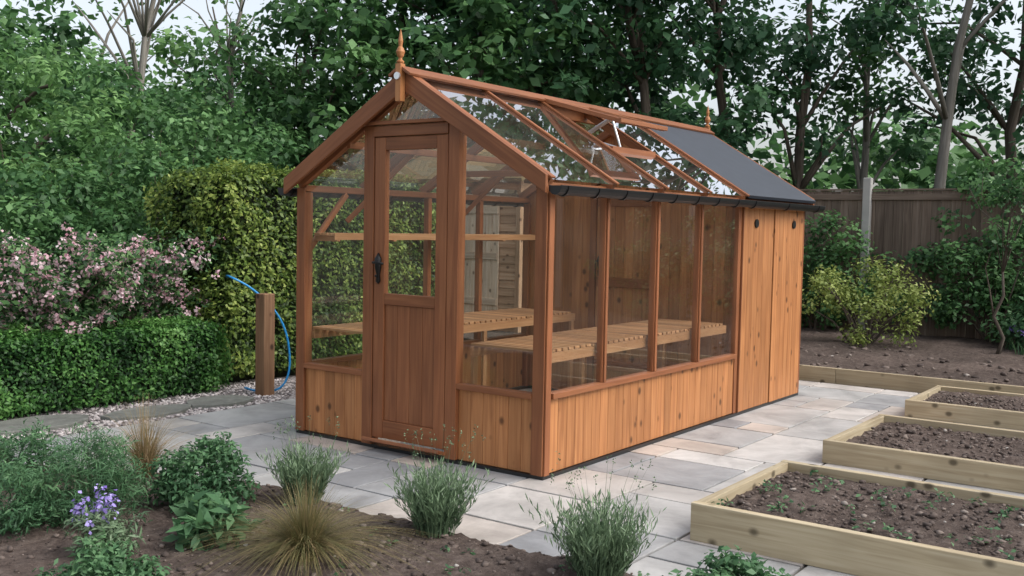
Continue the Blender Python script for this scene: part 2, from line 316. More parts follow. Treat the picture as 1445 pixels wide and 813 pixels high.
# ---------------------------------------------------------------- greenhouse
GH=empty('greenhouse')
Wd,Ln,XG=2.04,4.0,2.62
SL=.61
def rz(y): return 2.355-SL*abs(y-1.02)
RS=math.atan(SL)
main=MB(); trim=MB()
BW=.0955
def boards_x(mb,x0,x1,y,z0,z1f,th=.016,n=None):
    n=n or round((x1-x0)/BW); w=(x1-x0)/n
    for i in range(n):
        a=x0+i*w; z1=z1f if not callable(z1f) else z1f(a)
        mb.bb(a+.0008,a+w-.0008,y,y+th,z0,z1)
def boards_y(mb,y0,y1,x,z0,z1f,th=.016):
    n=max(1,round((y1-y0)/BW)); w=(y1-y0)/n
    for i in range(n):
        a=y0+i*w+.0008; c=y0+(i+1)*w-.0008
        if callable(z1f):
            if a<1.02<c: poly=[(x,a,z0),(x,c,z0),(x,c,z1f(c)),(x,1.02,z1f(1.02)),(x,a,z1f(a))]
            else: poly=[(x,a,z0),(x,c,z0),(x,c,z1f(c)),(x,a,z1f(a))]
            mb.prism(poly,(th,0,0))
        else: mb.bb(x,x+th,a,c,z0,z1f)
boards_x(main,.07,XG,.012,.025,.455); boards_x(main,.07,XG,Wd-.028,.025,.455)
boards_y(main,.072,.63,.012,.025,.455); boards_y(main,1.41,Wd-.072,.012,.025,.455)
boards_x(main,2.69,3.30,-.004,.025,1.66); boards_x(main,3.315,3.955,-.010,.025,1.655)
boards_x(main,2.69,3.955,Wd-.014,.025,1.66)
boards_y(main,.03,Wd-.03,Ln-.02,.025,lambda y:rz(y)-.06)
boards_y(main,.03,.70,XG+.03,.03,lambda y:rz(y)-.04,.014); boards_y(main,1.34,Wd-.03,XG+.03,.03,lambda y:rz(y)-.04,.014)
boards_y(main,.70,1.34,XG+.03,1.86,lambda y:rz(y)-.04,.014)
boards_y(main,.755,1.285,XG+.018,.06,1.80,.014)
main.build('cladding_boards',W_MAIN,GH,.003)
for y0,y1 in((0,.07),(Wd-.07,Wd)):
    trim.bb(0,.07,y0,y1,.023,1.64)
    trim.bb(XG,XG+.055,y0+.004,y1-.004,.023,1.64)
    trim.bb(Ln-.05,Ln,y0-.006 if y0==0 else y0,y1,.023,1.645)
trim.bb(-.012,-.001,-.001,.078,.024,1.67); trim.bb(-.012,-.001,Wd-.078,Wd+.001,.024,1.67)
trim.bb(-.001,.05,-.013,-.001,.024,1.64)
trim.bb(XG+.005,XG+.06,.695,.75,.03,1.87); trim.bb(XG+.005,XG+.06,1.29,1.345,.03,1.87); trim.bb(XG+.006,XG+.06,.751,1.289,1.81,1.869)
for z in(.25,.95,1.62): trim.bb(XG+.004,XG+.017,.765,1.275,z,z+.08)
for x in(.655,1.31,1.965):
    for y in(.004,Wd-.049): trim.bb(x-.021,x+.021,y,y+.045,.49,1.645)
    for y in(-.008,Wd-.004): trim.bb(x-.013,x+.013,y,y+.011,.49,1.645)
for y0,y1 in((-.016,.055),(Wd-.055,Wd+.016)): trim.bb(.071,XG-.001,y0,y1,.457,.49); 
for y0,y1 in((.005,.055),(Wd-.055,Wd-.005)): trim.bb(.02,Ln-.02,y0,y1,1.646,1.69)
for a,c in((.079,.629),(1.411,Wd-.079)): trim.bb(-.016,.05,a,c,.457,.49)
trim.bb(XG+.056,XG+.068,-.012,.02,.025,1.65,0)
trim.bb(-.018,.05,.63,.715,.024,2.055); trim.bb(-.018,.05,1.325,1.41,.024,2.055)
trim.bb(-.024,.05,.716,1.324,1.985,2.05); trim.bb(-.045,.02,.60,1.44,2.056,2.078)
DX0,DX1=-.014,.028
trim.bb(DX0,DX1,.722,.81,.075,1.98); trim.bb(DX0,DX1,1.23,1.318,.075,1.98)
trim.bb(DX0+.001,DX1-.001,.811,1.229,1.9,1.979); trim.bb(DX0+.001,DX1-.001,.811,1.229,.93,1.0); trim.bb(DX0+.001,DX1-.001,.811,1.229,.076,.19)
trim.beam((-.05,.70,.062),(-.05,1.34,.062),.085,.022,up=(.35,0,1)); 
for s in(-1,1):
    y_e=1.02+s*1.062; gl=Vector((0,-s*math.cos(RS),math.sin(RS)))
    trim.prism([(-.095,y_e,rz(y_e)+.022),(-.095,1.02,rz(1.02)+.022),(-.095,1.02,rz(1.02)-.105),(-.095,y_e,rz(y_e)-.08)],(.026,0,0),gl=gl)
    trim.prism([(Ln+.10,y_e,rz(y_e)+.022),(Ln+.10,1.02,rz(1.02)+.022),(Ln+.10,1.02,rz(1.02)-.105),(Ln+.10,y_e,rz(y_e)-.08)],(.024,0,0),gl=gl)
    trim.beam((.02,1.02+s*1.02,rz(Wd)-.045),(.02,1.02,rz(1.02)-.045),.045,.05)
    for x in(.655,1.31,1.965,XG+.01):
        trim.beam((x,1.02+s*1.05,rz(1.02+s*1.05)-.028),(x,1.02,rz(1.02)-.028),.04,.05)
        trim.beam((x,1.02+s*1.085,rz(1.02+s*1.085)+.013),(x,1.02+s*.04,rz(1.02+s*.04)+.013),.028,.014)
    trim.beam((-.04,1.02+s*1.075,rz(1.02+s*1.075)+.013),(-.04,1.02+s*.04,rz(1.02+s*.04)+.013),.05,.014)
    yp=1.02+s*.55; trim.beam((0,yp,rz(yp)-.075),(XG,yp,rz(yp)-.075),.03,.045)
    yc=1.02+s*.045; R=Matrix.Rotation(-s*RS,3,'X'); trim.box(((Ln)/2,yc,rz(yc)+.034),(Ln+.26,.095,.018),R)
trim.bb(0,Ln,1.0,1.04,rz(1.02)-.11,rz(1.02)-.012)
trim.beam((1.31,.25,rz(.25)-.06),(1.31,1.79,rz(1.79)-.06),.035,.045)
for x in(.4,1.6): trim.beam((x,Wd-.06,1.45),(x+.25,1.6,rz(1.6)-.07),.03,.035)
trim.beam((.05,Wd-.05,1.25),(.4,Wd-.05,1.64),.03,.035)
trim.build('frame_timber',W_TRIM,GH,.003)
mb=MB(); boards_y(mb,.811,1.229,-.001,.191,.929,.012); mb.build('door_panel_boards',W_TRIM,GH,.003)
mb=MB(); mb.bb(-.002,Ln+.002,-.002,.05,-.002,.022); mb.bb(-.002,Ln+.002,Wd-.05,Wd+.002,-.002,.022); mb.bb(-.002,.05,.051,Wd-.051,-.002,.021); mb.bb(Ln-.05,Ln,.051,Wd-.051,-.002,.021)
mb.bb(XG+.0685,XG+.07+.004,-.003,.03,.025,1.65)  # black strip standing in for the dark open gap at the seam
mb.build('plinth_and_seam_gap',BLACK,GH)
def cyl(mb,p,d,r,seg=20): mb.tube([p,Vector(p)+Vector(d)],[r,r],seg)
mb=MB(); cyl(mb,(2.93,-.0035,1.50),(0,-.012,0),.034); cyl(mb,(3.72,-.009,1.50),(0,-.012,0),.034); mb.build('vent_holes',BLACK,GH,smooth=False)
def pane(name,poly,mat):
    me=bpy.data.meshes.new(name); me.from_pydata(poly,[],[list(range(len(poly)))]); me.materials.append(mat); return link(bpy.data.objects.new(name,me),GH)
xs=[.05,.655,1.31,1.965,XG]
for i in range(4):
    for y in(.022,Wd-.022): pane('side_glass',[(xs[i],y,.48),(xs[i+1],y,.48),(xs[i+1],y,1.66),(xs[i],y,1.66)],GLASS)
for y0,y1 in((.05,.65),(1.39,Wd-.05)): pane('front_glass',[(.015,y0,.48),(.015,y1,.48),(.015,y1,rz(y1)-.04),(.015,y0,rz(y0)-.04)],GLASS)
pane('gable_glass',[(.015,.66,2.06),(.015,1.38,2.06),(.015,1.38,rz(1.38)-.04),(.015,1.02,rz(1.02)-.04),(.015,.66,rz(.66)-.04)],GLASS)
pane('door_glass',[(.006,.80,.99),(.006,1.24,.99),(.006,1.24,1.91),(.006,.80,1.91)],GLASS)
xr=[-.06,.655,1.31,1.965,XG]
for s in(-1,1):
    for i in range(4):
        if s==-1 and i==2:
            ya,yb=1.02-1.07,1.02-.62
        else: ya,yb=1.02+s*1.07,1.02+s*.03
        pane('roof_glass',[(xr[i],ya,rz(ya)),(xr[i+1],ya,rz(ya)),(xr[i+1],yb,rz(yb)),(xr[i],yb,rz(yb))],GLASSR)
V0=Vector((0,.98,rz(.98)+.02)); ang=RS-math.radians(16); L_=.68
dv=Vector((0,-math.cos(ang),-math.sin(ang))); e=V0+dv*L_
vb=MB()
for x in(1.34,1.935): vb.beam(Vector((x,0,0))+V0,Vector((x,0,0))+e,.045,.03)
vb.beam((1.30,e.y,e.z),(1.975,e.y,e.z),.05,.03); vb.beam((1.365,V0.y-.02,V0.z-.008),(1.91,V0.y-.02,V0.z-.008),.04,.026)
yb=.40; vb.beam((1.33,yb,rz(yb)+.005),(1.945,yb,rz(yb)+.005),.045,.04)
vb.build('roof_vent_frame',W_TRIM,GH,.003)
o=V0+Vector((0,0,.004)); e2=e+Vector((0,0,.004))
pane('roof_vent_glass',[(1.34,o.y,o.z),(1.935,o.y,o.z),(1.935,e2.y,e2.z),(1.34,e2.y,e2.z)],GLASSR)
mb=MB(); c=Vector((1.64,0,0)); m1=V0+dv*.42+c
mb.tube([m1-Vector((0,0,.01)),c+Vector((0,.50,rz(.5)-.02))],[.009,.009]); mb.tube([m1-Vector((.0,0,.01)),c+Vector((0,.82,rz(.82)-.13))],[.016,.016],10); mb.tube([c+Vector((0,.82,rz(.82)-.13)),c+Vector((0,.50,rz(.5)-.03))],[.009,.009]); mb.box(m1-Vector((0,0,.02)),(.12,.02,.02))
mb.build('vent_opener',METAL,GH,smooth=False)
mb=MB()
for s in(-1,1):
    ya=1.02+s*1.08; yb=1.02+s*.02
    mb.beam((XG+.03+(Ln+.09-XG-.03)/2,ya,rz(ya)+.004),(XG+.03+(Ln+.09-XG-.03)/2,yb,rz(yb)+.004),(Ln+.09-XG-.03),.03)
mb.build('store_roof',FELT,GH,.004)
mb=MB()
for s in(-1,1):
    y=1.02+s*1.108; z=1.668; x0,x1=-.066,Ln+.16; seg=8
    prof=[(y+.042*math.cos(math.pi+math.pi*i/seg),z+.052*math.sin(math.pi+math.pi*i/seg)) for i in range(seg+1)]
    inn=[(y+.038*math.cos(math.pi+math.pi*i/seg),z+.002+.048*math.sin(math.pi+math.pi*i/seg)) for i in range(seg+1)][::-1]
    P_=[(x0,a,b_) for a,b_ in prof+inn]; mb.prism(P_,(x1-x0,0,0))
    mb.prism([(x0-.004,a,b_) for a,b_ in prof],(.006,0,0))
    for x in(.0,.33,.655,.98,1.31,1.64,1.965,2.3,2.62,3.3,4.0): 
        mb.prism([(x,y+.048*math.cos(math.pi+math.pi*i/seg),z+.059*math.sin(math.pi+math.pi*i/seg)) for i in range(seg+1)],(.022,0,0))
        mb.bb(x,x+.02,y-s*.02,y-s*.088,z-.03,z-.018)
mb.build('gutter',BLACK,GH)
def lathe(mb,x,y,prof,seg=16): mb.tube([(x,y,z) for z,_ in prof],[max(r,.001) for _,r in prof],seg)
mb=MB()
for x in(-.118,Ln+.15):
    mb.bb(x-.020,x+.020,.999,1.041,2.18,2.405)
    lathe(mb,x,1.02,[(2.405,.011),(2.41,.022),(2.42,.024),(2.428,.012),(2.438,.011),(2.45,.02),(2.475,.027),(2.495,.020),(2.508,.011),(2.52,.012),(2.54,.015),(2.575,.009),(2.61,.002)])
mb.build('finials',W_MAIN,GH,smooth=False)
mb=MB(); cyl(mb,(-.139,1.02,2.33),(-.012,0,0),.022); mb.build('finial_disc',METAL,GH)
def lockset(name,x,y,z,sx):
    mb=MB(); mb.tube([(x,y,z-.10),(x,y,z-.085),(x,y,z-.04),(x,y,z),(x,y,z+.06),(x,y,z+.075),(x,y,z+.095)],[.004,.017,.012,.022,.024,.014,.003],12)
    mb.tube([(x+sx*.01,y,z+.035),(x+sx*.05,y,z+.035),(x+sx*.052,y-.03,z+.037),(x+sx*.05,y-.085,z+.03)],[.008,.008,.009,.007],8)
    mb.tube([(x+sx*.018,y,z-.05),(x+sx*.024,y,z-.05)],[.008,.008],10); mb.build(name,IRON,GH,smooth=True)
lockset('door_lock',-.02,1.275,1.16,-1); lockset('store_door_lock',XG-.003,1.235,1.13,-1)
bn=MB()
for y0,y1 in((.06,.60),(1.44,1.98)):
    n=int((XG-.12)/.066)
    for i in range(n):
        x=.08+i*.066; bn.bb(x,x+.048,y0,y1,.712+random.uniform(-.001,.001),.73)
    fy=y1-.03 if y0<.5 else y0
    bn.bb(.075,XG-.04,fy+.002,fy+.028,.65,.711); by=y0+.003 if y0<.5 else y1-.028
    bn.bb(.075,XG-.04,by,by+.025,.65,.711)
    for x in(.08,1.31,XG-.1): bn.bb(x,x+.04,fy+.003,fy+.027,.02,.649)
for i in range(3): bn.bb(.08,XG-.04,1.78+i*.066,1.78+i*.066+.055,1.352,1.37)
for x in(.1,.66,1.31,1.97,XG-.1): bn.bb(x,x+.03,1.77,1.98,1.315,1.351)
bn.bb(.08,XG-.04,1.768,1.777,1.325,1.372)
bn.build('staging_benches',W_BENCH,GH,.002)
# ---------------------------------------------------------------- garden shed behind
SH=empty('garden_shed'); mb=MB()
for i in range(19): mb.beam((6.0-.004*(i%2),4.5,.06+i*.105),(6.0-.004*(i%2),6.6,.06+i*.105),.02,.112,up=(.12,0,1))
for i in range(19): mb.bb(6.02,8.0,4.5,4.52,.01+i*.105,.112+i*.105); mb.bb(6.02,8.0,6.58,6.6,.01+i*.105,.112+i*.105)
mb.bb(5.96,6.03,4.46,4.53,0,2.05); mb.bb(5.96,6.03,6.57,6.64,0,2.05)
mb.build('walls',W_SHED,SH,.003)
mb=MB()
for (a,c) in((4.80,5.12),(5.17,5.49)):
    for k in range(3): mb.bb(5.955,5.975,a+k*(c-a)/3+.002,a+(k+1)*(c-a)/3-.002,.08,1.86)
    for z in(.4,1.0,1.6): mb.bb(5.935,5.954,a+.01,c-.01,z,z+.09)
mb.build('doors',W_DOORS,SH,.003)
MOSS=ground_mat('mossy_roof',[(.3,(.08,.075,.03)),(.55,(.2,.145,.07)),(.8,(.28,.2,.12))],14)
mb=MB(); mb.beam((5.75,5.55,2.03),(7.0,5.55,2.55),2.5,.05); mb.beam((8.25,5.55,2.03),(7.0,5.55,2.55),2.5,.05); mb.build('roof',MOSS,SH,.004)
mb=MB(); mb.tube([(5.95,5.2,1.3),(5.90,5.2,1.3)],[.02,.025],10); mb.build('knob',METAL,SH)
# ---------------------------------------------------------------- fence
FN=empty('garden_fence'); mb=MB(); y=-8
while y<8: mb.bb(9.5+(int(y*100)%2)*.004,9.52,y,y+.118,.05,2.02+random.uniform(-.004,.004)); y+=.122
mb.bb(9.475,9.498,-8,8,1.9,1.98); mb.bb(9.485,9.535,-8,8,2.026,2.05)
mb.build('boards',W_FENCE,FN,.002)
mb=MB()
for k in range(7): yy=-6.1+k*2.41; mb.bb(9.42,9.53,yy-.055,yy+.055,0,2.2)
mb.build('concrete_posts',CONC,FN,.012)
mb=MB(); mb.bb(.86,.975,3.39,3.505,-.05,.84); mb.build('wooden_post',W_POST,None,.008)
cu=bpy.data.curves.new('garden_hose','CURVE'); cu.dimensions='3D'; cu.bevel_depth=.009; cu.bevel_resolution=3
sp=cu.splines.new('NURBS'); pts=[(1.2,4.3,.9),(.95,4.0,.97),(.68,3.63,.985),(.74,3.58,.95),(.84,3.54,.89),(.94,3.48,.79),(1.02,3.41,.67),(1.08,3.37,.52),(1.10,3.35,.36),(1.10,3.34,.2),(1.06,3.36,.06),(.98,3.42,.0),(.93,3.6,.0),(1.0,3.8,0)]
sp.points.add(len(pts)-1)
for p,c in zip(sp.points,pts): p.co=(*c,1)
sp.use_endpoint_u=True; sp.order_u=4; cu.materials.append(HOSE); link(bpy.data.objects.new('garden_hose',cu))
# ---------------------------------------------------------------- hedges
def hedge(name,x0,x1,y0,y1,z1,n,size,mat,bulge=.06,seed=0):
    o=empty(name)
    areas=np.array([(x1-x0)*z1,(x1-x0)*(y1-y0),(y1-y0)*z1,(y1-y0)*z1]); areas/=areas.sum(); k=rng.choice(4,n,p=areas)
    a,b=rng.random(n),rng.random(n); P=np.empty((n,3)); Nn=np.zeros((n,3))
    m=k==0; P[m]=np.stack([x0+a[m]*(x1-x0),np.full(m.sum(),y0),b[m]*z1],1); Nn[m]=(0,-1,.2)
    m=k==1; P[m]=np.stack([x0+a[m]*(x1-x0),y0+b[m]*(y1-y0),np.full(m.sum(),z1)],1); Nn[m]=(0,0,1)
    m=k==2; P[m]=np.stack([np.full(m.sum(),x0),y0+a[m]*(y1-y0),b[m]*z1],1); Nn[m]=(-1,0,.2)
    m=k==3; P[m]=np.stack([np.full(m.sum(),x1),y0+a[m]*(y1-y0),b[m]*z1],1); Nn[m]=(1,0,.2)
    d=np.array([noise.noise(Vector(p)*2.2+Vector((seed,0,0)))*1.2+noise.noise(Vector(p)*7)*.6 for p in P])
    c=np.array([(x0+x1)/2,(y0+y1)/2,z1*.5]); hz=np.array([(x1-x0)/2,(y1-y0)/2,z1/2])
    q=np.abs((P-c)/hz); cr=np.clip((q-.8)/.2,0,1); r2=(cr**2).sum(1)-1; P-=nrm(P-c)*np.clip(r2,0,1)[:,None]*.14
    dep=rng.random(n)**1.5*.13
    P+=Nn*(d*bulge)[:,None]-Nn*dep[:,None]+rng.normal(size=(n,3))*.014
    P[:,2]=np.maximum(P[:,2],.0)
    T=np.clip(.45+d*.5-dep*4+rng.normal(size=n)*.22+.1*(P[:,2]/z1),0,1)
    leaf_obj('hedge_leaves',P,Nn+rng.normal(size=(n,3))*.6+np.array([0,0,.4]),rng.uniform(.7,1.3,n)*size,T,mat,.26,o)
    mb=MB(); mb.bb(x0+.16,x1-.16,y0+.16,y1-.16,-.05,z1-.16); mb.build('hedge_core',CORE,o)
CORE=plain('dark_twig_core',(.012,.016,.006),.95)
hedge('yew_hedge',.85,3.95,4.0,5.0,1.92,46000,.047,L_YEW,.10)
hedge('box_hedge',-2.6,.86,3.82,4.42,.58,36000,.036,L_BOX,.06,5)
# ---------------------------------------------------------------- trees / shrubs
def tree(name,base,h,cz,cr,ncl,nper,leaf,mat,tr=.12,lean=(0,0),bark=BARK,clr=.65,w=.32,limbs=14):
    o=empty(name); base=Vector(base); mb=MB()
    top=base+Vector((lean[0],lean[1],h*.85)); cc=np.array([base.x+lean[0]*.7,base.y+lean[1]*.7,cz])
    pts=[base+(top-base)*s+Vector((nz(s*3,base.x,1.5),nz(s*3,base.y,1.5,4),0))*.8*s for s in np.linspace(0,1,9)]
    mb.tube(pts,[tr*(1.25 if i==0 else 1)*(1-.85*i/8) for i in range(9)],9)
    d=nrm(rng.normal(size=(ncl,3))); C=cc+d*(rng.random(ncl)**.45)[:,None]*np.array(cr)
    C=C[C[:,2]>.7]
    R=rng.uniform(.55,1.2,len(C))*clr
    for k in range(min(limbs,len(C))):
        c=Vector(C[k]); i=min(7,max(2,int((c.z-base.z-.8)/(h*.85)*8))); s=pts[i]
        mid=(s+c)/2+Vector((random.uniform(-.15,.15),random.uniform(-.15,.15),.15*(c-s).length))
        r0=tr*(1-.85*i/8)*.55
        mb.tube([s,s.lerp(mid,.5)+Vector((0,0,.03)),mid,mid.lerp(c,.55),c],[r0,r0*.8,r0*.6,r0*.4,r0*.15],6)
    mb.build('trunk_and_limbs',bark,o,smooth=True)
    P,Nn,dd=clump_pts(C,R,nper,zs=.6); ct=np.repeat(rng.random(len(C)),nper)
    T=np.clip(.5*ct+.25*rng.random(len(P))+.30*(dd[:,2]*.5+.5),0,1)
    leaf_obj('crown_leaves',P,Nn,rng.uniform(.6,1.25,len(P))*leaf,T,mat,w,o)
    return o
def pol(th,R): a=math.radians(th); return (CP.x+R*math.cos(a),CP.y+R*math.sin(a),-.05)
tc=0
def T(th,R,h,cz,cr,ncl,nper,leaf,mat,**k):
    global tc
    nm='tree' if tc==0 else 'tree.%03d'%tc; tc+=1
    return tree(nm,pol(th,R),h,cz,cr,ncl,nper,leaf,mat,**k)
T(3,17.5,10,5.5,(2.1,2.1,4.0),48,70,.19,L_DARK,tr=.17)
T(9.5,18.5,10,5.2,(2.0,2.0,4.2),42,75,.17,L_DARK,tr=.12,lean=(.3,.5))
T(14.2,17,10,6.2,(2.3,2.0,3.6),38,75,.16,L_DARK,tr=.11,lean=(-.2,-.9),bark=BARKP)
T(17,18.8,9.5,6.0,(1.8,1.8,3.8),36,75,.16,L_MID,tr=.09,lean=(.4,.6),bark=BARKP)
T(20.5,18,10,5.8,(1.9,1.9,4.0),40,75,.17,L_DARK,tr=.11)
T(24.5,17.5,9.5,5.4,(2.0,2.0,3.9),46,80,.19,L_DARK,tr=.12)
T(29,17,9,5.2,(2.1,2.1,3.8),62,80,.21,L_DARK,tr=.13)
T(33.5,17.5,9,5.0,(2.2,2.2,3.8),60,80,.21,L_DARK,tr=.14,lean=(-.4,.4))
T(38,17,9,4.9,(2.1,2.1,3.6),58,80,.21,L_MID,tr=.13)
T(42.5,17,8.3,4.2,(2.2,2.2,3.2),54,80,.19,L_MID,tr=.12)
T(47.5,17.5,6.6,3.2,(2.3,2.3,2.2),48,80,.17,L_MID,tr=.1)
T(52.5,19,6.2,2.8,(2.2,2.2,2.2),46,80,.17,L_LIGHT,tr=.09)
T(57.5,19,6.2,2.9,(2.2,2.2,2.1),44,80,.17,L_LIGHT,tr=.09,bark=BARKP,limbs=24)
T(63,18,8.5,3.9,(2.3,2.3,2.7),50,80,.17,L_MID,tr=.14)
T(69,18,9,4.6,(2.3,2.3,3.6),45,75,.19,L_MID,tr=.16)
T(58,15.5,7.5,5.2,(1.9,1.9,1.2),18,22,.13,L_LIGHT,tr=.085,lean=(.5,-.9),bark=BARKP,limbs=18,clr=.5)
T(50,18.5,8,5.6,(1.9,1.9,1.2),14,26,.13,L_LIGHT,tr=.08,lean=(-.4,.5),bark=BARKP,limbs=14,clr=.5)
def woodland(name,R,th0,th1,n,hf,leaf,mat):
    th=rng.uniform(th0,th1,n); C=np.stack([CP.x+R*np.cos(np.radians(th))+rng.normal(size=n),CP.y+R*np.sin(np.radians(th))+rng.normal(size=n),rng.random(n)*np.array([hf(t) for t in th])],1)
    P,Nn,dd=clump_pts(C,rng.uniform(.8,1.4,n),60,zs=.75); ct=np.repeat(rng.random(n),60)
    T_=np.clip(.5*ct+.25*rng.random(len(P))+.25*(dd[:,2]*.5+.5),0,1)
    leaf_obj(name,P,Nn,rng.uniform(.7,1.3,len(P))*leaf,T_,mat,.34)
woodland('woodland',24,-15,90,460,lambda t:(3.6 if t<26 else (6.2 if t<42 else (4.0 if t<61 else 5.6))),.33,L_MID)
def shrub(name,c,cr,ncl,nper,leaf,mat,clr=.35,w=.28,zs=.8,stems=10,tintb=0,up=.7):
    o=empty(name); mb=MB(); c=np.array(c); d=nrm(rng.normal(size=(ncl,3))); C=c+d*(rng.random(ncl)**.4)[:,None]*np.array(cr); C=C[C[:,2]>.08]
    for k in range(min(stems,len(C))):
        q=Vector(C[k]); b0=Vector((c[0]+random.uniform(-.1,.1),c[1]+random.uniform(-.1,.1),-.03)); m=b0.lerp(q,.5)+Vector((0,0,.1)); mb.tube([b0,m,q],[.018,.012,.004],5)
    mb.build('stems',BARK,o)
    P,Nn,dd=clump_pts(C,rng.uniform(.6,1.25,len(C))*clr,nper,zs=zs,up=up); ct=np.repeat(rng.random(len(C)),nper)
    P[:,2]=np.maximum(P[:,2],.03)
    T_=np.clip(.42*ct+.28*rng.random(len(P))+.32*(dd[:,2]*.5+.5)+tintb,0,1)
    leaf_obj('leaves',P,Nn,rng.uniform(.6,1.25,len(P))*leaf,T_,mat,w,o); return o,C
shrub('large_shrub',(-1.2,7.2,1.5),(1.5,1.2,1.5),60,120,.11,L_MID,.42,w=.2,zs=.6)
shrub('large_shrub.001',(1.2,7.6,1.7),(1.6,1.3,1.6),80,120,.11,L_LIGHT,.42,w=.2,zs=.6)
shrub('large_shrub.002',(3.6,8.6,1.9),(1.7,1.4,1.8),80,120,.12,L_MID,.42,zs=.6)
shrub('large_shrub.003',(-.3,9.6,2.0),(1.8,1.4,1.9),70,110,.12,L_LIGHT,.5,zs=.6)
shrub('large_shrub.004',(6.2,9.6,2.1),(1.6,1.4,1.9),60,110,.13,L_MID,.5)
shrub('large_shrub.005',(1.5,5.7,1.35),(1.0,.6,1.15),45,120,.08,L_MID,.36)
shrub('large_shrub.006',(.1,5.5,1.1),(1.1,.5,1.0),55,120,.08,L_MID,.34)
shrub('large_shrub.007',(-1.8,5.4,1.0),(1.2,.6,.95),45,120,.08,L_MID,.4)
# pink weigela
WG=empty('weigela_shrub'); mb=MB(); FP=[];LP=[]
for k in range(78):
    b0=Vector((random.uniform(-.7,.5),4.6+random.uniform(-.1,.1),.3)); a=random.uniform(-math.pi,.25) if k%4 else random.uniform(0,6.28); reach=random.uniform(.35,1.2); hh=random.uniform(.4,1.3)
    dirv=Vector((math.cos(a)*1.1,math.sin(a)*.66,0)); pts=[]
    for s in np.linspace(0,1,9): pts.append(b0+dirv*reach*s+Vector((0,0,hh*(1.75*s-1.0*s*s))))
    mb.tube(pts,[.009*(1-.8*i/8)+.001 for i in range(9)],5)
    for i in range(2,9):
        for q in range(3):
            if random.random()<(.15+.55*i/8):
                cpt=pts[i]+Vector([random.gauss(0,.05) for _ in range(3)]); FP.append(cpt[:])
        for q in range(6): LP.append((pts[i]+Vector([random.gauss(0,.06) for _ in range(3)]))[:])
mb.build('branches',BARK,WG)
FP=np.array(FP); P,Nn,dd=clump_pts(FP,np.full(len(FP),.045),11,zs=.9,up=.3); leaf_obj('flowers',P,Nn,rng.uniform(.02,.042,len(P)),np.clip(np.repeat(rng.random(len(FP)),11)*.55+rng.random(len(P))*.45,0,1),L_PINK,.42,WG)
LP=np.array(LP); P,Nn,dd=clump_pts(LP,np.full(len(LP),.07),4); leaf_obj('leaves',P,Nn,rng.uniform(.03,.07,len(P)),rng.random(len(P)),L_MID,.25,WG)
shrub('golden_shrub',(7.9,.6,.6),(.68,.75,.52),50,70,.055,L_GOLD,.2,stems=24)
for k,(x,y,h,rx,mt) in enumerate([(9.1,-.6,.8,.7,L_MID),(9.1,1.6,.9,.7,L_MID),(9.0,-2.4,.7,.8,L_MID),(9.1,3.0,.9,.8,L_DARK),(8.7,-1.3,.4,.5,L_HERB),(9.1,-4.2,.8,.9,L_MID)]):
    shrub('border_shrub' if k==0 else 'border_shrub.%03d'%k,(x,y,h),(.35,rx,h*.85),34,80,.08,mt,.26)
n=130; C=np.stack([rng.uniform(9.25,9.42,n),-4.5+8*rng.random(n),rng.uniform(.3,2.1,n)],1); keep=[noise.noise(Vector((0,c[1]*.9,c[2]*1.2)))>-.12-(.35 if c[2]<1.2 else 0) and not (c[1]>.4 and c[2]>1.45) for c in C]; C=C[np.array(keep)]
P,Nn,dd=clump_pts(C,rng.uniform(.12,.3,len(C)),70); leaf_obj('climbing_plant',P,Nn-np.array([.8,0,0]),rng.uniform(.05,.09,len(P)),np.clip(rng.random(len(P))*.7+.2*np.repeat(rng.random(len(C)),70),0,1),L_MID,.33)
tree('sapling_tree',(7.94,-.87,.03),2.3,1.9,(.35,.5,.55),16,50,.07,L_MID,tr=.024,clr=.22,limbs=10)
n=26; C=np.stack([rng.uniform(8.0,8.6,n),rng.uniform(-1.9,-.9,n),np.full(n,.08)],1); mbf=empty('bluebells')
B=np.repeat(C,14,axis=0)+rng.normal(size=(n*14,3))*np.array([.03,.03,0]); V,F=ribbons(B,nrm(rng.normal(size=B.shape)*np.array([1,1,0])+1e-3),rng.uniform(.15,.28,len(B)),np.full(len(B),.012),.5,.3,4)
fast_mesh('leaves',V,F,L_HERB,np.repeat(rng.random(len(B)),10),mbf)
P,Nn,dd=clump_pts(C+np.array([0,0,.27]),np.full(n,.06),14); leaf_obj('flowers',P,Nn,np.full(len(P),.025),rng.random(len(P))*.6,L_PURP,.35,mbf)
